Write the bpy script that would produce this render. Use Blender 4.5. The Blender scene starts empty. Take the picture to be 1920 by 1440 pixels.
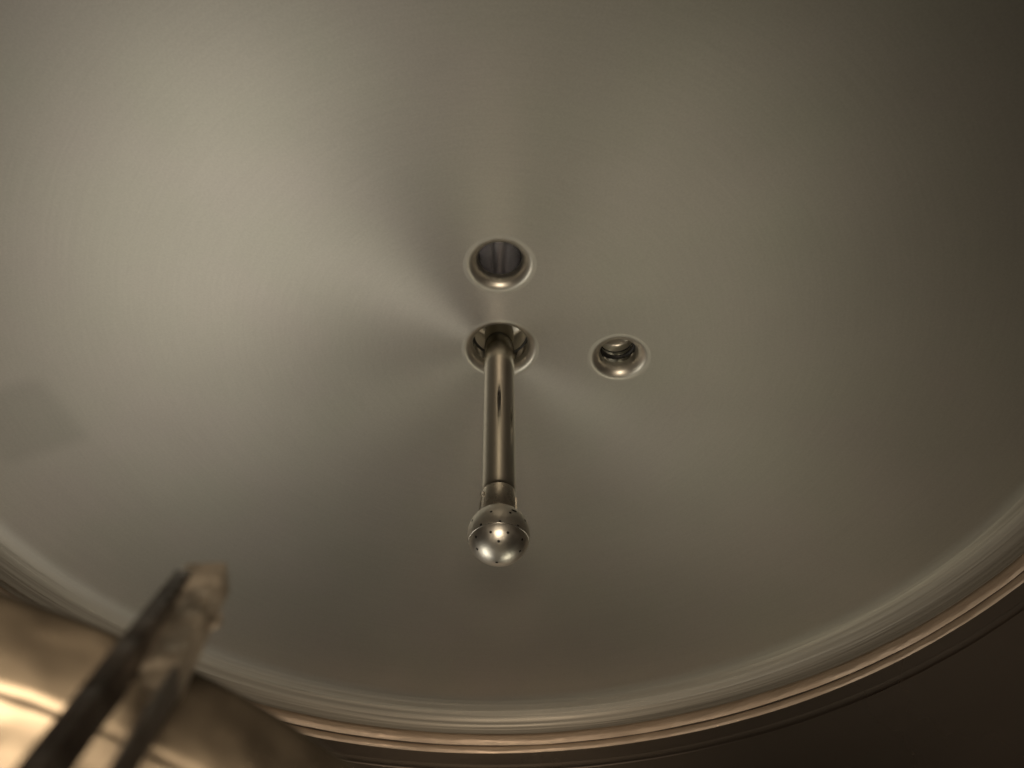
import bpy, math, random
from math import sin, cos, pi, radians, sqrt, atan2
from mathutils import Vector, Matrix
from mathutils.geometry import delaunay_2d_cdt

random.seed(4)
SC = bpy.context.scene
COL = SC.collection

# ------------------------------------------------------------------ camera
CAM = Vector((0.021, -0.754, 1.0))
PITCH, ROLL, FPX = radians(47), radians(-0.7), 1750.0
cd = bpy.data.cameras.new('camera')
cam = bpy.data.objects.new('camera', cd)
COL.objects.link(cam)
cam.matrix_world = Matrix.Translation(CAM) @ Matrix.Rotation(pi / 2 + PITCH, 4, 'X') @ Matrix.Rotation(ROLL, 4, 'Z')
cd.sensor_width = 36.0
cd.lens = FPX / 1920 * 36
cd.clip_start, cd.clip_end = 0.005, 50
cd.dof.use_dof = True
cd.dof.focus_distance = 1.06
cd.dof.aperture_fstop = 10.0
SC.camera = cam

# ------------------------------------------------------------------ world: unlit, the tank is closed
w = bpy.data.worlds.new('World')
SC.world = w
w.use_nodes = True
w.node_tree.nodes['Background'].inputs[0].default_value = (0.010, 0.009, 0.008, 1)
w.node_tree.nodes['Background'].inputs[1].default_value = 1.0

# ------------------------------------------------------------------ lamps
def area(name, loc, target, sx, sy, power, col):
    ld = bpy.data.lights.new(name, 'AREA')
    ld.shape = 'RECTANGLE'
    ld.size, ld.size_y, ld.energy, ld.color = sx, sy, power, col
    o = bpy.data.objects.new(name, ld)
    COL.objects.link(o)
    d = Vector(target) - Vector(loc)
    o.matrix_world = Matrix.Translation(loc) @ d.to_track_quat('-Z', 'Y').to_matrix().to_4x4()
    return o

# light of the hall falling in through the open manway, round the camera
area('hall_light', (0.02, -0.80, 1.10), (0.0, -0.10, 1.87), 0.13, 0.09, 5.8, (1.0, 0.82, 0.60))
# two unseen area lights added inside the tank, shining up at the head: one at the left, a weaker one at the far right
area('fill_light', (-0.40, 0.26, 1.14), (-0.30, 0.20, 1.90), 0.28, 0.28, 1.18, (1.0, 0.925, 0.765))
area('fill_light', (0.25, 0.40, 1.12), (0.20, 0.32, 1.90), 0.22, 0.22, 0.50, (1.0, 0.915, 0.69))

SC.view_settings.view_transform = 'Standard'
SC.view_settings.look = 'None'
SC.view_settings.exposure = 0.0
SC.view_settings.gamma = 1.0
SC.cycles.use_denoising = True
SC.cycles.max_bounces = 10
SC.cycles.glossy_bounces = 8
SC.cycles.sample_clamp_indirect = 4.0
SC.cycles.blur_glossy = 0.6

# ------------------------------------------------------------------ materials
def steel(name, base=(0.56, 0.545, 0.51), rough=0.3, aniso=0.0, radial=False, var=0.06, scale=9.0,
          bump=0.0, bscale=(6, 6, 6), arot=0.0, fine=None):
    m = bpy.data.materials.new(name)
    m.use_nodes = True
    nt = m.node_tree
    b = nt.nodes['Principled BSDF']
    b.inputs['Base Color'].default_value = (*base, 1)
    b.inputs['Metallic'].default_value = 1.0
    b.inputs['Roughness'].default_value = rough
    b.inputs['Anisotropic'].default_value = aniso
    b.inputs['Anisotropic Rotation'].default_value = arot
    if radial:
        t = nt.nodes.new('ShaderNodeTangent')
        t.direction_type, t.axis = 'RADIAL', 'Z'
        nt.links.new(t.outputs[0], b.inputs['Tangent'])
    tc = nt.nodes.new('ShaderNodeTexCoord')
    n = nt.nodes.new('ShaderNodeTexNoise')
    n.inputs['Scale'].default_value = scale
    n.inputs['Detail'].default_value = 5
    nt.links.new(tc.outputs['Object'], n.inputs['Vector'])
    mr = nt.nodes.new('ShaderNodeMapRange')
    mr.inputs[1].default_value, mr.inputs[2].default_value = 0.3, 0.7
    mr.inputs[3].default_value, mr.inputs[4].default_value = max(0.02, rough - var), rough + var
    nt.links.new(n.outputs[0], mr.inputs[0])
    nt.links.new(mr.outputs[0], b.inputs['Roughness'])
    if bump:
        mp = nt.nodes.new('ShaderNodeMapping')
        mp.inputs['Scale'].default_value = bscale
        nt.links.new(tc.outputs['Object'], mp.inputs[0])
        n2 = nt.nodes.new('ShaderNodeTexNoise')
        n2.inputs['Scale'].default_value = 1.0
        n2.inputs['Detail'].default_value = 3
        nt.links.new(mp.outputs[0], n2.inputs['Vector'])
        bp = nt.nodes.new('ShaderNodeBump')
        bp.inputs['Strength'].default_value = 1.0
        bp.inputs['Distance'].default_value = bump
        nt.links.new(n2.outputs[0], bp.inputs['Height'])
        nt.links.new(bp.outputs[0], b.inputs['Normal'])
    return m

def plain(name, colr, rough):
    m = bpy.data.materials.new(name)
    m.use_nodes = True
    nt = m.node_tree
    b = nt.nodes['Principled BSDF']
    n = nt.nodes.new('ShaderNodeTexNoise')
    n.inputs['Scale'].default_value = 60
    cr = nt.nodes.new('ShaderNodeValToRGB')
    cr.color_ramp.elements[0].color = (*[c * 0.8 for c in colr], 1)
    cr.color_ramp.elements[1].color = (*[c * 1.2 for c in colr], 1)
    nt.links.new(n.outputs[0], cr.inputs[0])
    nt.links.new(cr.outputs[0], b.inputs['Base Color'])
    b.inputs['Roughness'].default_value = rough
    return m

M_DOME = steel('brushed_dome_steel', rough=0.46, aniso=0.88, arot=0.25, radial=True, var=0.03, scale=5)
# the head's finish: brushed in circles over a dull blasted ground
def dull_ground(m, rough, fac):
    nt = m.node_tree
    b = nt.nodes['Principled BSDF']
    g = nt.nodes.new('ShaderNodeBsdfPrincipled')
    g.inputs['Base Color'].default_value = b.inputs['Base Color'].default_value
    g.inputs['Metallic'].default_value = 1.0
    g.inputs['Roughness'].default_value = rough
    mx = nt.nodes.new('ShaderNodeMixShader')
    mx.inputs[0].default_value = fac
    nt.links.new(b.outputs[0], mx.inputs[1])
    nt.links.new(g.outputs[0], mx.inputs[2])
    nt.links.new(mx.outputs[0], nt.nodes['Material Output'].inputs[0])
dull_ground(M_DOME, 0.50, 0.72)
def wear_and_shade(m):
    """faint mottling, a brushed grain running in circles and one squarish patch of painted shade"""
    nt = m.node_tree
    N, L = nt.nodes, nt.links
    def mth(op, a, b=None, c=None):
        x = N.new('ShaderNodeMath')
        x.operation = op
        for i, v in enumerate((a, b, c)):
            if v is None:
                continue
            if isinstance(v, (int, float)):
                x.inputs[i].default_value = v
            else:
                L.new(v, x.inputs[i])
        return x.outputs[0]
    def rng(v, a, b, c, d, smooth=False):
        x = N.new('ShaderNodeMapRange')
        if smooth:
            x.interpolation_type = 'SMOOTHSTEP'
        for i, q in enumerate((a, b, c, d)):
            x.inputs[i + 1].default_value = q
        L.new(v, x.inputs[0])
        return x.outputs[0]
    tc = N.new('ShaderNodeTexCoord')
    sp = N.new('ShaderNodeSeparateXYZ')
    L.new(tc.outputs['Object'], sp.inputs[0])
    X, Y = sp.outputs[0], sp.outputs[1]
    # shade painted into the colour: rotated rectangle on the left of the head
    ca, sa = cos(radians(SHADE_PATCH[2])), sin(radians(SHADE_PATCH[2]))
    dx, dy = mth('SUBTRACT', X, SHADE_PATCH[0]), mth('SUBTRACT', Y, SHADE_PATCH[1])
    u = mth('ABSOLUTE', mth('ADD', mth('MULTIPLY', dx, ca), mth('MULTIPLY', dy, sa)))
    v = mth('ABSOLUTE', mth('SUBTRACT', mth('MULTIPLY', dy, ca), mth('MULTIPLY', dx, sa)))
    msk = mth('MULTIPLY', rng(u, SHADE_PATCH[3] - .014, SHADE_PATCH[3] + .014, 1, 0, True), rng(v, SHADE_PATCH[4] - .014, SHADE_PATCH[4] + .014, 1, 0, True))
    # circular grain
    rad = mth('SQRT', mth('ADD', mth('MULTIPLY', X, X), mth('MULTIPLY', Y, Y)))
    ang = mth('ARCTAN2', Y, X)
    cx = N.new('ShaderNodeCombineXYZ')
    L.new(mth('MULTIPLY', rad, 330.0), cx.inputs[0])
    L.new(mth('MULTIPLY', mth('COSINE', ang), 5.0), cx.inputs[1])
    L.new(mth('MULTIPLY', mth('SINE', ang), 5.0), cx.inputs[2])
    gr = N.new('ShaderNodeTexNoise')
    gr.inputs['Scale'].default_value, gr.inputs['Detail'].default_value = 1.0, 4
    L.new(cx.outputs[0], gr.inputs['Vector'])
    blot = N.new('ShaderNodeTexNoise')
    blot.inputs['Scale'].default_value, blot.inputs['Detail'].default_value, blot.inputs['Roughness'].default_value = 4.0, 2, 0.45
    L.new(tc.outputs['Object'], blot.inputs['Vector'])
    fine = N.new('ShaderNodeTexNoise')
    fine.inputs['Scale'].default_value, fine.inputs['Detail'].default_value = 420, 2
    L.new(tc.outputs['Object'], fine.inputs['Vector'])
    k = mth('MULTIPLY', rng(gr.outputs[0], .3, .7, .982, 1.018), rng(blot.outputs[0], .3, .7, .95, 1.05))
    k = mth('MULTIPLY', k, rng(fine.outputs[0], .3, .7, .965, 1.035))
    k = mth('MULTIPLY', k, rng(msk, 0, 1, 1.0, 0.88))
    tint = N.new('ShaderNodeValToRGB')
    tint.color_ramp.elements[0].position, tint.color_ramp.elements[1].position = 0.35, 0.65
    tint.color_ramp.elements[0].color = (0.570, 0.545, 0.515, 1)
    tint.color_ramp.elements[1].color = (0.560, 0.550, 0.505, 1)
    b2 = N.new('ShaderNodeTexNoise')
    b2.inputs['Scale'].default_value, b2.inputs['Detail'].default_value = 7, 3
    L.new(tc.outputs['Object'], b2.inputs['Vector'])
    L.new(b2.outputs[0], tint.inputs[0])
    vm = N.new('ShaderNodeVectorMath')
    vm.operation = 'SCALE'
    L.new(tint.outputs[0], vm.inputs[0])
    L.new(k, vm.inputs[3])
    for p in [x for x in N if x.type == 'BSDF_PRINCIPLED']:
        L.new(vm.outputs[0], p.inputs['Base Color'])
    # the brushing is strongest round the nozzles and fades out towards the knuckle
    L.new(rng(rad, 0.16, 0.50, 0.67, 0.92), [x for x in N if x.type == 'MIX_SHADER'][0].inputs[0])
    bp = N.new('ShaderNodeBump')
    bp.inputs['Strength'].default_value = 1.0
    bp.inputs['Distance'].default_value = 0.0007
    L.new(blot.outputs[0], bp.inputs['Height'])
    L.new(bp.outputs[0], N['Principled BSDF'].inputs['Normal'])
SHADE_PATCH = (-0.583, 0.060, -13.0, 0.054, 0.056)
wear_and_shade(M_DOME)
def polished_band(m, z_edge, soft, rough):
    """below z_edge (the knuckle) the ground finish gives way to a polished, streaky band"""
    nt = m.node_tree
    mx = [n for n in nt.nodes if n.type == 'MIX_SHADER'][0]
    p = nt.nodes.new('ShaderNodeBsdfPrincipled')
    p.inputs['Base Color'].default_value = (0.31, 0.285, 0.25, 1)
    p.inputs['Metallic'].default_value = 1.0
    tc = nt.nodes.new('ShaderNodeTexCoord')
    sp = nt.nodes.new('ShaderNodeSeparateXYZ')
    nt.links.new(tc.outputs['Object'], sp.inputs[0])
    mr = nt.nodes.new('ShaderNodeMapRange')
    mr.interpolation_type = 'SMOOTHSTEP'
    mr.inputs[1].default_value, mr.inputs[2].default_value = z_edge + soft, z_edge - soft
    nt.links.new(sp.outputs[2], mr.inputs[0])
    mp = nt.nodes.new('ShaderNodeMapping')
    mp.inputs['Scale'].default_value = (1.2, 1.2, 130)
    nt.links.new(tc.outputs['Object'], mp.inputs[0])
    no = nt.nodes.new('ShaderNodeTexNoise')
    no.inputs['Scale'].default_value = 1.0
    no.inputs['Detail'].default_value = 4
    nt.links.new(mp.outputs[0], no.inputs['Vector'])
    r2 = nt.nodes.new('ShaderNodeMapRange')
    r2.inputs[1].default_value, r2.inputs[2].default_value = 0.3, 0.7
    r2.inputs[3].default_value, r2.inputs[4].default_value = rough * 0.6, rough * 1.5
    nt.links.new(no.outputs[0], r2.inputs[0])
    nt.links.new(r2.outputs[0], p.inputs['Roughness'])
    bp = nt.nodes.new('ShaderNodeBump')
    bp.inputs['Strength'].default_value = 1.0
    bp.inputs['Distance'].default_value = 0.0015
    nt.links.new(no.outputs[0], bp.inputs['Height'])
    nt.links.new(bp.outputs[0], p.inputs['Normal'])
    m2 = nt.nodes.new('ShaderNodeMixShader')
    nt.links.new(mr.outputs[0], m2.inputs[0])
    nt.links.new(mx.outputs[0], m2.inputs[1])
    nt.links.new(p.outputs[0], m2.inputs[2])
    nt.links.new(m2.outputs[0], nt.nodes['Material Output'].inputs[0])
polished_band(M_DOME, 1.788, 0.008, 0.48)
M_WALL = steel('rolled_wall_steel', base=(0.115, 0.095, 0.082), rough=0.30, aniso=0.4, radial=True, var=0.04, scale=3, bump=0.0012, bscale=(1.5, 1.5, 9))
M_FLOOR = steel('floor_steel', base=(0.64, 0.62, 0.58), rough=0.42, aniso=0.3, radial=True)
M_LIP = steel('polished_port_steel', base=(0.76, 0.74, 0.68), rough=0.40, var=0.05, scale=60, bump=0.0006, bscale=(90, 90, 90))
M_LIPB = steel('blended_lip_steel', base=(0.74, 0.715, 0.65), rough=0.40, var=0.05, scale=70)
dull_ground(M_LIPB, 0.52, 0.66)
for _g in M_LIPB.node_tree.nodes:                       # the outer edge of the lip keeps the head's own finish
    if _g.type == 'BSDF_PRINCIPLED' and _g.name != 'Principled BSDF':
        _g.inputs['Base Color'].default_value = (0.565, 0.548, 0.51, 1)
_nt = M_LIPB.node_tree
_a = _nt.nodes.new('ShaderNodeAttribute')
_a.attribute_name = 'polish'
_r = _nt.nodes.new('ShaderNodeMapRange')
_r.interpolation_type = 'SMOOTHSTEP'
_r.inputs[1].default_value, _r.inputs[2].default_value, _r.inputs[3].default_value, _r.inputs[4].default_value = 0.0, 0.6, 0.95, 0.05
_nt.links.new(_a.outputs['Fac'], _r.inputs[0])
_nt.links.new(_r.outputs[0], [x for x in _nt.nodes if x.type == 'MIX_SHADER'][0].inputs[0])
M_DEEP = steel('dull_deep_bore_steel', base=(0.62, 0.61, 0.62), rough=0.22, var=0.04, scale=60, bump=0.0004, bscale=(10, 10, 420))
M_BORE = steel('turned_bore_steel', base=(0.68, 0.67, 0.64), rough=0.13, var=0.03, scale=80)
M_PIPE = steel('drawn_pipe_steel', base=(0.58, 0.55, 0.49), rough=0.17, var=0.05, scale=45)
M_SLEEVE = steel('turned_sleeve_steel', base=(0.74, 0.70, 0.62), rough=0.26, var=0.04, scale=60)
M_BALL = steel('pressed_ball_steel', base=(0.68, 0.66, 0.61), rough=0.40, var=0.07, scale=40, bump=0.0008, bscale=(45, 45, 45))
M_WELD = steel('weld_steel', rough=0.30, var=0.08, scale=50)
M_SEAM = steel('ground_weld_steel', base=(0.52, 0.41, 0.325), rough=0.52, var=0.14, scale=9, bump=0.004, bscale=(10, 10, 50))
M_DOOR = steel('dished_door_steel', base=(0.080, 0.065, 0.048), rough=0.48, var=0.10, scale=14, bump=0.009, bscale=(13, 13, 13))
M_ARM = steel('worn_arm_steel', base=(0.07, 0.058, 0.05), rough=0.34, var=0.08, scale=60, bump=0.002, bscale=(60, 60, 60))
M_TIP = steel('worn_tip_steel', base=(0.36, 0.31, 0.25), rough=0.38, var=0.1, scale=80, bump=0.004, bscale=(70, 70, 70))
M_RUBBER = plain('black_gasket_rubber', (0.010, 0.010, 0.010), 0.5)
M_HOLE = plain('dark_drilled_hole', (0.004, 0.004, 0.004), 0.7)

# ------------------------------------------------------------------ helpers
def make(name, verts, faces, mat, parent=None, loc=(0, 0, 0), normals=None, smooth=True):
    me = bpy.data.meshes.new(name)
    me.from_pydata([tuple(v) for v in verts], [], faces)
    me.update()
    if smooth:
        me.shade_smooth()
    if normals:
        me.normals_split_custom_set_from_vertices([tuple(n) for n in normals])
    me.materials.append(mat)
    o = bpy.data.objects.new(name, me)
    COL.objects.link(o)
    o.location = loc
    if parent:
        o.parent = parent
    return o

def thing(name, label, cat, loc=(0, 0, 0), group=None):
    o = bpy.data.objects.new(name, None)
    o.empty_display_size = 0.02
    COL.objects.link(o)
    o.location = loc
    o['label'], o['category'] = label, cat
    if group:
        o['group'] = group
    return o

def lathe(prof, n=96, phase=0.0):
    """prof: list of (r, z); closed rings about Z. Faces wind so that normals face right of the path."""
    vs, fs = [], []
    for r, z in prof:
        for i in range(n):
            a = 2 * pi * i / n + phase
            vs.append((r * cos(a), r * sin(a), z))
    for k in range(len(prof) - 1):
        for i in range(n):
            j = (i + 1) % n
            fs.append((k * n + i, k * n + j, (k + 1) * n + j, (k + 1) * n + i))
    return vs, fs

def tube(path, rad, n=12, closed=False):
    vs, fs = [], []
    P = [Vector(p) for p in path]
    m = len(P)
    up = Vector((0.31, 0.22, 0.93))
    for k in range(m):
        t = (P[(k + 1) % m] - P[k - 1]) if closed else (P[min(k + 1, m - 1)] - P[max(k - 1, 0)])
        t.normalize()
        e1 = t.cross(up)
        if e1.length < 1e-3:
            e1 = t.cross(Vector((1, 0, 0)))
        e1.normalize()
        e2 = t.cross(e1)
        for i in range(n):
            a = 2 * pi * i / n
            vs.append(P[k] + rad * (cos(a) * e1 + sin(a) * e2))
    for k in range(m if closed else m - 1):
        k2 = (k + 1) % m
        for i in range(n):
            j = (i + 1) % n
            fs.append((k * n + i, k2 * n + i, k2 * n + j, k * n + j))
    if not closed:
        fs.append(tuple(range(n)))
        fs.append(tuple((m - 1) * n + i for i in reversed(range(n))))
    return vs, fs

# ------------------------------------------------------------------ the tank head: crown + knuckle, cut for the ports
R, H, RK, RC, APEX = 0.74, 1.735, 0.06, 3.1401, 1.871
ZC = APEX - RC
# crown / knuckle tangent
S_T = None
rt = RC * (R - RK) / (RC - RK)
TH_T = math.asin(rt / RC)
S_T = RC * TH_T
ZK = ZC + (RC - RK) * cos(TH_T)          # knuckle centre height
S_END = S_T + RK * (pi / 2 - TH_T)
def head(s):
    """meridian at arc length s from the apex: r, z, inward normal (nr, nz)"""
    if s <= S_T:
        t = s / RC
        return RC * sin(t), ZC + RC * cos(t), -sin(t), -cos(t)
    t = TH_T + (s - S_T) / RK
    return (R - RK) + RK * sin(t), ZK + RK * cos(t), -sin(t), -cos(t)
def dome_z(x, y):
    return ZC + sqrt(RC * RC - x * x - y * y)

# port: (x, y, bore radius, fillet radius, neck height)
PORTS = {
    'centre': (0.007, 0.000, 0.0340, 0.0140, 0.060),
    'near':   (0.009, -0.129, 0.0250, 0.0170, 0.120),
    'side':   (0.154, 0.013, 0.0222, 0.0175, 0.085),
}
def build_head():
    pts, edges = [], []
    NB = 360
    def ring(cx, cy, r, n, cons, ph=0.0):
        i0 = len(pts)
        for i in range(n):
            a = 2 * pi * i / n + ph
            pts.append(Vector((cx + r * cos(a), cy + r * sin(a))))
        if cons:
            for i in range(n):
                edges.append((i0 + i, i0 + (i + 1) % n))
    holes = []
    for (px, py, rb, rf, hh) in PORTS.values():
        ro = rb + rf
        # hole centre in arc-length space (crown is nearly flat: r ~ s)
        d = math.hypot(px, py)
        k = (RC * math.asin(d / RC) / d) if d > 1e-6 else 1.0
        holes.append((px * k, py * k, ro))
        ring(px * k, py * k, ro, 96, True)
        for q in (1.06, 1.16, 1.32, 1.55):
            ring(px * k, py * k, ro * q, 96 if q < 1.3 else 72, False, 0.02 * q)
    # polar rings
    s = 0.02
    while s < S_END - 1e-6:
        n = NB if s > 0.55 else max(36, int(s / 0.55 * NB))
        i0 = s
        for i in range(n):
            a = 2 * pi * i / n + (0.5 * 2 * pi / n if int(s * 1000) % 2 else 0)
            p = Vector((s * cos(a), s * sin(a)))
            if all((p - Vector((hx, hy))).length > hr * 1.62 for hx, hy, hr in holes):
                pts.append(p)
        s += 0.018 if s < S_T - 0.03 else 0.0035
    ring(0, 0, S_END, NB, True)
    v2, e2, f2, *_ = delaunay_2d_cdt(pts, edges, [], 1, 1e-6)
    vs, ns = [], []
    for p in v2:
        s = p.length
        r, z, nr, nz = head(s)
        c, sn = (p.x / s, p.y / s) if s > 1e-9 else (1, 0)
        vs.append((r * c, r * sn, z))
        ns.append((nr * c, nr * sn, nz))
    fs = []
    for f in f2:
        c = sum((v2[i] for i in f), Vector((0, 0))) / len(f)
        if any((c - Vector((hx, hy))).length < hr * 0.999 for hx, hy, hr in holes):
            continue
        a, b, d = (v2[f[0]], v2[f[1]], v2[f[2]])
        ccw = (b - a).cross(d - a) > 0
        fs.append(tuple(reversed(f)) if ccw else tuple(f))
    return make('ceiling', vs, fs, M_DOME, normals=ns)
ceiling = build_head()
ceiling['kind'] = 'structure'

# ------------------------------------------------------------------ tank wall with the oval manway opening
MW_A, MW_B, MW_Z = 0.235, 0.17, 0.985
def build_wall(z0):
    pts, edges = [], []
    L = 2 * pi * R
    nz = 64
    n = 240
    def ringrow(z, cons):
        i0 = len(pts)
        for i in range(n + 1):
            pts.append(Vector((L * (i / n - 0.5), z)))
        if cons:
            for i in range(n):
                edges.append((i0 + i, i0 + i + 1))
        return i0
    # unrolled: u = 0 at -Y
    a0 = len(pts)
    for i in range(96):
        t = 2 * pi * i / 96
        pts.append(Vector((MW_A * cos(t), MW_Z + MW_B * sin(t))))
    for i in range(96):
        edges.append((a0 + i, a0 + (i + 1) % 96))
    rows = [z0 + (H - z0) * k / nz for k in range(nz + 1)]
    for k, z in enumerate(rows):
        for i in range(n + 1):
            p = Vector((L * (i / n - 0.5), z))
            q = (p.x / MW_A) ** 2 + ((p.y - MW_Z) / MW_B) ** 2
            if q > 1.08:
                pts.append(p)
    v2, e2, f2, *_ = delaunay_2d_cdt(pts, edges, [], 0, 1e-6)
    vs, ns, fs = [], [], []
    for p in v2:
        a = p.x / R - pi / 2
        vs.append((R * cos(a), R * sin(a), p.y))
        ns.append((-cos(a), -sin(a), 0))
    for f in f2:
        c = sum((v2[i] for i in f), Vector((0, 0))) / len(f)
        if (c.x / MW_A) ** 2 + ((c.y - MW_Z) / MW_B) ** 2 < 0.999:
            continue
        a, b, d = (v2[f[0]], v2[f[1]], v2[f[2]])
        ccw = (b - a).cross(d - a) > 0
        fs.append(tuple(reversed(f)) if ccw else tuple(f))
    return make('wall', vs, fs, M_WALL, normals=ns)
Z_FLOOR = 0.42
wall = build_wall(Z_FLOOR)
wall['kind'] = 'structure'

# manway neck: the short oval collar that leads out of the wall
vs, fs = [], []
NN = 96
for k, out in enumerate((0.0, 0.02, 0.05, 0.09)):
    for i in range(NN):
        t = 2 * pi * i / NN
        u, z = MW_A * cos(t), MW_Z + MW_B * sin(t)
        a = u / R - pi / 2
        p = Vector((R * cos(a), R * sin(a), z))
        vs.append((p.x, p.y - out - (0.0 if k == 0 else 0.0), p.z))
for k in range(3):
    for i in range(NN):
        j = (i + 1) % NN
        fs.append((k * NN + i, k * NN + j, (k + 1) * NN + j, (k + 1) * NN + i))
make('manway_neck', vs, fs, M_WELD, wall)

# weld seam where head and wall meet: two fine beads, slightly wavering
def bead(z, prot, half, wob, seed, n=720):
    rng = random.Random(seed)
    ph = [(rng.uniform(0, 6.28), rng.choice((7, 11, 17, 29, 53, 83)), rng.uniform(0.3, 1)) for _ in range(7)]
    vs, fs = [], []
    K = 7
    for i in range(n):
        a = 2 * pi * i / n
        wv = sum(A * sin(f * a + p) / (1 + f / 12) for p, f, A in ph) * wob
        for k in range(K):
            t = -1 + 2 * k / (K - 1)
            rr = R - prot * (1 - t * t) + 0.0004 * (abs(t) == 1)
            vs.append((rr * cos(a), rr * sin(a), z + wv + half * t))
    for i in range(n):
        j = (i + 1) % n
        for k in range(K - 1):
            fs.append((i * K + k, i * K + k + 1, j * K + k + 1, j * K + k))
    return vs, fs
make('weld_seam', *bead(H - 0.001, 0.0042, 0.0105, 0.0009, 3), M_SEAM, wall)
make('weld_seam', *bead(H - 0.0190, 0.0026, 0.0065, 0.0007, 8), M_SEAM, wall)
make('weld_seam', *bead(H - 0.050, 0.0012, 0.007, 0.0004, 12), M_WALL, wall)

# dished tank bottom
prof = [(R, Z_FLOOR), (R * 0.97, Z_FLOOR - 0.03), (R * 0.9, Z_FLOOR - 0.055), (R * 0.6, Z_FLOOR - 0.10), (R * 0.3, Z_FLOOR - 0.13), (0.02, Z_FLOOR - 0.14)]
floor = make('floor', *lathe(prof, 128), M_FLOOR)
floor['kind'] = 'structure'

# ------------------------------------------------------------------ ports in the head
def port(key, label):
    px, py, rb, rf, hh = PORTS[key]
    z0 = dome_z(px, py)
    t = thing('tank_port', label, 'port', (px, py, z0), 'ports in the tank head')
    n = 96
    d = math.hypot(px, py)
    ksc = (RC * math.asin(d / RC) / d) if d > 1e-6 else 1.0
    # lip: outer ring exactly on the cut in the head, rolled up into the bore
    vs, fs = [], []
    K = 22
    for k in range(K + 1):
        a = pi / 2 * k / K
        for i in range(n):
            ph = 2 * pi * i / n
            # outer ring point in arc-length space -> head surface
            qx, qy = px * ksc + (rb + rf) * cos(ph), py * ksc + (rb + rf) * sin(ph)
            s = math.hypot(qx, qy)
            r, z, _, _ = head(s)
            ox, oy, oz = r * qx / s - px, r * qy / s - py, z - z0
            f = (rb + rf * (1 - sin(a))) / (rb + rf)
            b = 1 - a / (pi / 2)
            w_ = min(1.0, k / (K * 0.5))
            sag = 0.0005 * sin(pi * w_) ** 2          # ground weld: a low swell before the roll into the bore
            vs.append((ox * f, oy * f, oz * b + rf * (1 - cos(a)) ** 1.15 - sag))
    for k in range(K):
        for i in range(n):
            j = (i + 1) % n
            fs.append((k * n + i, (k + 1) * n + i, (k + 1) * n + j, k * n + j))
    lip = make('lip', vs, fs, M_LIPB, t)
    at = lip.data.attributes.new('polish', 'FLOAT', 'POINT')
    at.data.foreach_set('value', [k / K for k in range(K + 1) for _ in range(n)])
    return t, rb, rf, hh

def rev(name, prof, mat, parent, n=96, loc=(0, 0, 0)):
    vs, fs = lathe(prof, n)
    return make(name, vs, fs, mat, parent, loc)

# centre port: neck, gasket, wider ferrule above with a flat end around the pipe
t, rb, rf, hh = port('centre', 'widest tank port at the head centre with the spray pipe passing through')
zg = rf + 0.014
rev('neck', [(rb, rf - 0.0003), (rb, zg)], M_BORE, t)
rev('gasket', [(rb, zg), (rb - 0.0012, zg + 0.0002), (rb - 0.0012, zg + 0.0024), (rb, zg + 0.0026)], M_RUBBER, t)
rev('ferrule', [(rb, zg + 0.0026), (rb - 0.0006, zg + 0.0032), (rb - 0.0006, zg + 0.030), (rb - 0.004, zg + 0.034), (0.0215, zg + 0.034)], M_LIP, t)
rev('gasket', [(0.0222, zg + 0.0335), (0.0218, zg + 0.0322), (0.0200, zg + 0.0322), (0.0196, zg + 0.0335)], M_RUBBER, t)
rev('end_cap', [(0.0215, zg + 0.034), (0.0215, zg + 0.055), (0.010, zg + 0.055)], M_BORE, t)

# near port: deep plain neck, blanked off high above
t, rb, rf, hh = port('near', 'empty dark deep tank port straight above the spray pipe port')
rev('neck', [(rb, rf - 0.0003), (rb, hh)], M_DEEP, t)
rev('end_cap', [(rb, hh), (0.001, hh)], M_DEEP, t)

# side port: neck, gasket line, bright ferrule and blank cap
t, rb, rf, hh = port('side', 'small empty tank port with black gasket ring right of the spray pipe')
zg = rf + 0.008
rev('neck', [(rb, rf - 0.0003), (rb, zg)], M_BORE, t)
rev('gasket', [(rb, zg - 0.0004), (rb - 0.0024, zg), (rb - 0.0024, zg + 0.0024), (rb, zg + 0.0027)], M_RUBBER, t)
rev('ferrule', [(rb, zg + 0.0027), (rb - 0.0004, zg + 0.0035), (rb - 0.0004, zg + 0.010)], M_BORE, t)
rev('gasket', [(rb - 0.0004, zg + 0.010), (rb - 0.0012, zg + 0.0102), (rb - 0.0012, zg + 0.0112), (rb - 0.0004, zg + 0.0115)], M_RUBBER, t)
rev('end_cap', [(rb - 0.0004, zg + 0.0115), (rb - 0.0006, zg + 0.020), (rb - 0.003, zg + 0.023), (0.001, zg + 0.023)], M_LIP, t)

# ------------------------------------------------------------------ spray ball on its hanging pipe
PX, PY = 0.0058, 0.0
BZ, BR = 1.5854, 0.0317
sb = thing('spray_ball', 'perforated steel spray ball on a pipe hanging from the centre port', 'spray ball', (PX, PY, BZ))
RP = 0.0182
zt, zb = APEX + 0.072 - BZ, 1.6385 - BZ
rev('pipe', [(RP, zt), (RP, zb + 0.02), (RP, zb + 0.012), (RP - 0.0002, zb + 0.006), (RP - 0.0011, zb), (RP - 0.0018, zb - 0.001)], M_PIPE, sb, 80)
# sleeve that slips over the pipe end
RS = 0.0172
rev('sleeve', [(RS - 0.002, zb + 0.0045), (RS, zb + 0.004), (RS + 0.0002, zb + 0.002), (RS + 0.0002, 0.0262), (RS - 0.001, 0.0245)], M_SLEEVE, sb, 80)
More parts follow.
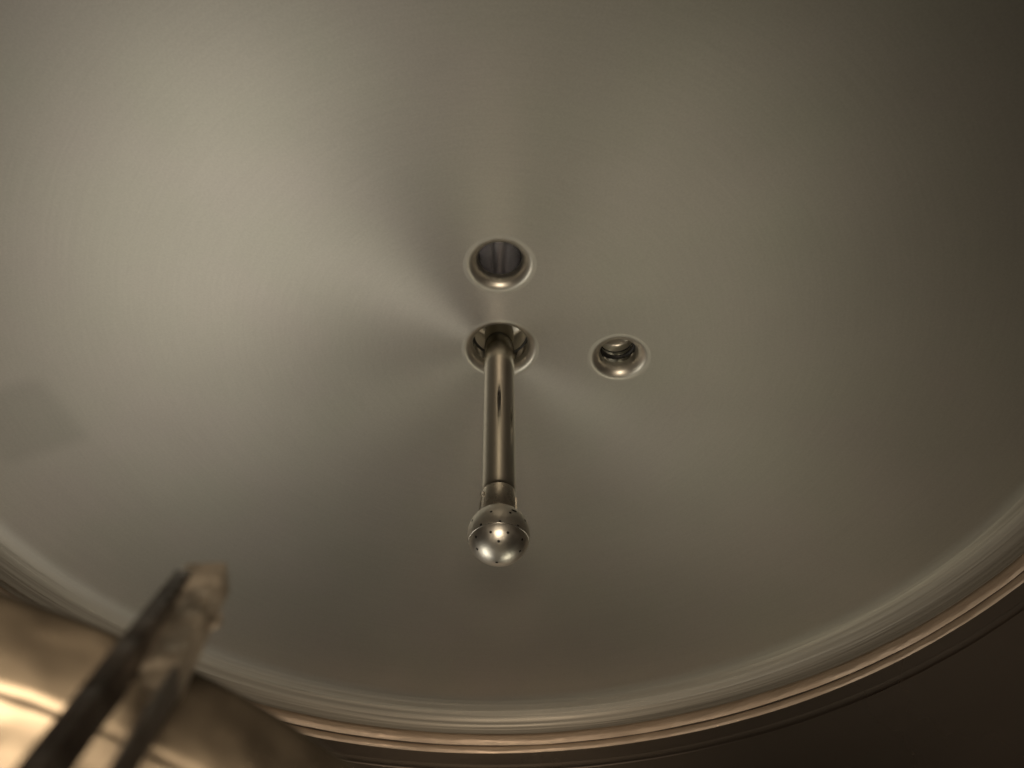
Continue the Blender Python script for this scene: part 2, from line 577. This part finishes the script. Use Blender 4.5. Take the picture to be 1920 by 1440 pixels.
# a flat tab of the sleeve at the right
def box(cx, cy, cz, sx, sy, sz, bev=0.0):
    vs = [(cx + a * sx, cy + b * sy, cz + c * sz) for a in (-.5, .5) for b in (-.5, .5) for c in (-.5, .5)]
    fs = [(0, 1, 3, 2), (4, 6, 7, 5), (0, 4, 5, 1), (2, 3, 7, 6), (0, 2, 6, 4), (1, 5, 7, 3)]
    return vs, fs
# ball: upper shell, seam groove, lower shell
LAT = radians(-16)
prof = []
for k in range(0, 65):
    a = radians(56) + (LAT - radians(56)) * k / 64
    prof.append((BR * cos(a), BR * sin(a)))
ball = rev('ball', prof, M_BALL, sb, 112)
prof = []
for k in range(0, 65):
    a = LAT + (-pi / 2 + 0.004 - LAT) * k / 64
    rr = BR * 0.9995
    dip = 0.0
    prof.append((rr * cos(a), rr * sin(a)))
rev('lower_shell', prof, M_BALL, ball, 112)
prof = []
for k in range(13):
    a = 2 * pi * k / 12
    prof.append((BR * cos(LAT) - 0.0001 + 0.00055 * cos(a), BR * sin(LAT) + 0.0006 * sin(a)))
rev('seam', prof, M_WELD, ball, 112)
HOLES = [(-0.221, -0.96, 0.169), (0.376, -0.914, 0.153), (-0.538, -0.813, -0.225), (0.051, -0.971, -0.232), (0.612, -0.752, -0.245),
         (-0.235, -0.819, -0.523), (0.298, -0.792, -0.533), (-0.698, -0.531, -0.482), (0.736, -0.428, -0.525), (0.009, -0.656, -0.755),
         (-0.669, -0.22, -0.71), (0.665, -0.12, -0.737), (-0.066, 0.096, -0.993), (-0.80, -0.52, 0.16), (0.82, -0.50, 0.15)]
hr = 0.0014
hv, hf = [], []
N = 14
for q, zz in ((1.0, 0.00003), (0.9, 0.00006), (0.6, 0.00006)):
    for i in range(N):
        hv.append((q * hr * cos(2 * pi * i / N), q * hr * sin(2 * pi * i / N), zz))
for k in range(2):
    for i in range(N):
        j = (i + 1) % N
        hf.append((k * N + i, k * N + j, (k + 1) * N + j, (k + 1) * N + i))
hf.append(tuple(2 * N + i for i in range(N)))
hole_mesh = None
for h in HOLES:
    d = Vector(h).normalized()
    if hole_mesh is None:
        o = make('spray_hole', hv, hf, M_HOLE, ball)
        hole_mesh = o.data
    else:
        o = bpy.data.objects.new('spray_hole', hole_mesh)
        COL.objects.link(o)
        o.parent = ball
    o.matrix_local = Matrix.Translation(d * (BR + 0.00002)) @ d.to_track_quat('Z', 'Y').to_matrix().to_4x4()
# pin slot in the ball's shoulder
d = Vector((0.497, -0.807, 0.317)).normalized()
o = bpy.data.objects.new('spray_hole', hole_mesh)
COL.objects.link(o)
o.parent = ball
o.matrix_local = Matrix.Translation(d * (BR + 0.00002)) @ d.to_track_quat('Z', 'Y').to_matrix().to_4x4() @ Matrix.Diagonal((2.2, 1.3, 1, 1))
# clip pin at the left of the sleeve
xl = -RS - 0.0008
pin = make('clip_pin', *tube([(xl + 0.0005, -0.006, 0.052), (xl - 0.0002, -0.0075, 0.045), (xl - 0.0010, -0.0070, 0.036), (xl - 0.0020, -0.0050, 0.0255), (xl - 0.0015, -0.003, 0.018)], 0.00085, 10), M_WELD, sb)
loop = []
for k in range(24):
    a = 2 * pi * k / 24
    loop.append((xl + 0.0010 + 0.0021 * cos(a), -0.0080 - 0.0006 * sin(a), 0.0475 + 0.0024 * sin(a)))
make('loop', *tube(loop, 0.00055, 8, True), M_WELD, pin)
make('pin_head', *tube([(xl + 0.0022, -0.0095, 0.0487), (xl - 0.0012, -0.0075, 0.0478)], 0.0011, 10), M_WELD, pin)
# locking tab at the right of the sleeve
make('lock_tab', *box(RS + 0.0006, 0.001, 0.0355, 0.0016, 0.010, 0.020), M_PIPE, sb, smooth=False)

# ------------------------------------------------------------------ manway door, swung open into the tank
al, tilt = radians(60), radians(10)
U = Vector((sin(al), cos(al), 0))
N0 = Vector((cos(al), -sin(al), 0))
NN_ = N0 * cos(tilt) + Vector((0, 0, -1)) * sin(tilt)
V = NN_.cross(U)
if V.z < 0:
    V = -V
P0 = Vector((-0.072, -0.512, 1.144))
DA, DB = 0.235, 0.15
ro_ = radians(-12.1)
MU = U * cos(ro_) + V * sin(ro_)      # major axis
MV = -U * sin(ro_) + V * cos(ro_)     # minor axis, towards the visible edge
DC = P0 - MV * DB
door = thing('manway_door', 'blurred dished oval steel door in the lower left foreground', 'tank door', DC)
fr = Matrix((MU, MV, NN_)).transposed().to_4x4()
door.rotation_mode = 'QUATERNION'
door.rotation_quaternion = fr.to_quaternion()
# profile from rim to centre: (fraction of outline inset in metres, height along normal)
def oval(prof, n=128):
    vs, fs = [], []
    for ins, h in prof:
        for i in range(n):
            t = 2 * pi * i / n
            vs.append(((DA - ins) * cos(t), (DB - ins) * sin(t), h))
    for k in range(len(prof) - 1):
        for i in range(n):
            j = (i + 1) % n
            fs.append((k * n + i, k * n + j, (k + 1) * n + j, (k + 1) * n + i))
    return vs, fs
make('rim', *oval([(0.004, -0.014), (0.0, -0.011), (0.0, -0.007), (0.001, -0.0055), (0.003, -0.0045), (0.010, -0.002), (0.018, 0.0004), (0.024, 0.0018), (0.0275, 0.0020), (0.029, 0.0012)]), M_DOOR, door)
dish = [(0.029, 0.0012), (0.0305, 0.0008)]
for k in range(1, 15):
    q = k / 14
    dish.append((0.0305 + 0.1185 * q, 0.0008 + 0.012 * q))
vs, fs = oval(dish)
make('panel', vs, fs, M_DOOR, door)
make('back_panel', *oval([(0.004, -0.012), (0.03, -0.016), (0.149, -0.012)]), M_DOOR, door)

# hinge barrel at the door's outer end, against the tank wall
make('hinge', *tube([(-DA - 0.004, -0.05, -0.004), (-DA - 0.004, 0.05, -0.004)], 0.009, 16), M_WELD, door)

# forked latch arm in front of the door
def W(px, py, dep):
    x, y = (px - 960) / FPX, -(py - 720) / FPX
    c, s = cos(ROLL), sin(ROLL)
    x, y = c * x - s * y, s * x + c * y
    return CAM + dep * Vector((x, cos(PITCH) - y * sin(PITCH), sin(PITCH) + y * cos(PITCH)))
def bar(a, b, wdir, tdir, w0, t0, w1, t1, ext0=0.0, seg=6, bev=0.18):
    """bar from a to b, rectangular section with chamfered corners"""
    a, b = Vector(a), Vector(b)
    ax = (b - a).normalized()
    wd = (wdir - ax * wdir.dot(ax)).normalized()
    td = ax.cross(wd)
    vs, fs = [], []
    a = a - ax * ext0
    cs = []
    for sx, sy in ((-1, -1), (1, -1), (1, 1), (-1, 1)):
        if sx * sy > 0:
            cs += [(sx * (1 - 0), sy * (1 - 2 * bev)), (sx * (1 - 2 * bev), sy)]
        else:
            cs += [(sx * (1 - 2 * bev), sy), (sx, sy * (1 - 2 * bev))]
    for k in range(seg + 1):
        q = k / seg
        p = a.lerp(b, q)
        ww, tt = w0 + (w1 - w0) * q, t0 + (t1 - t0) * q
        for cx, cy in cs:
            vs.append(p + wd * (cx * ww / 2) + td * (cy * tt / 2))
    n = len(cs)
    for k in range(seg):
        for i in range(n):
            j = (i + 1) % n
            fs.append((k * n + i, k * n + j, (k + 1) * n + j, (k + 1) * n + i))
    fs.append(tuple(reversed(range(n))))
    fs.append(tuple(seg * n + i for i in range(n)))
    return vs, fs
arm_tip = W(372, 1105, 0.262)
arm = thing('latch_arm', 'dark blurred forked steel arm reaching over the door edge', 'latch arm', W(140, 1440, 0.17))
def armpart(name, data, mat):
    base = arm.location
    return make(name, [Vector(v) - base for v in data[0]], data[1], mat, arm, smooth=False)
right = (W(500, 1200, 0.25) - W(400, 1200, 0.25)).normalized()
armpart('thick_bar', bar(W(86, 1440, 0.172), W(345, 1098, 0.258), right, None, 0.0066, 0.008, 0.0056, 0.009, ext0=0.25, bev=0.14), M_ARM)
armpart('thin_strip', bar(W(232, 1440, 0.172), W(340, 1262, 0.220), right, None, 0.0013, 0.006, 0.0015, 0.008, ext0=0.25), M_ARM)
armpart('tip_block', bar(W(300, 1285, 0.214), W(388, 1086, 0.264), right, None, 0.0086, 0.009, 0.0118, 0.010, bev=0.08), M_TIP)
b1 = W(392, 1160, 0.247)
ax = ((W(392, 1160, 0.23) - b1).normalized() + right * 0.9 + Vector((0, 0, -0.3))).normalized()
armpart('bolt', bar(b1 - ax * 0.004, b1 + ax * 0.003, right, None, 0.0055, 0.0055, 0.0045, 0.0045, bev=0.29), M_TIP)
pv = W(140, 1440, 0.172) - (W(345, 1098, 0.258) - W(86, 1440, 0.172)).normalized() * 0.245
armpart('pivot', tube([pv - right * 0.022, pv + right * 0.022], 0.008, 16), M_ARM)
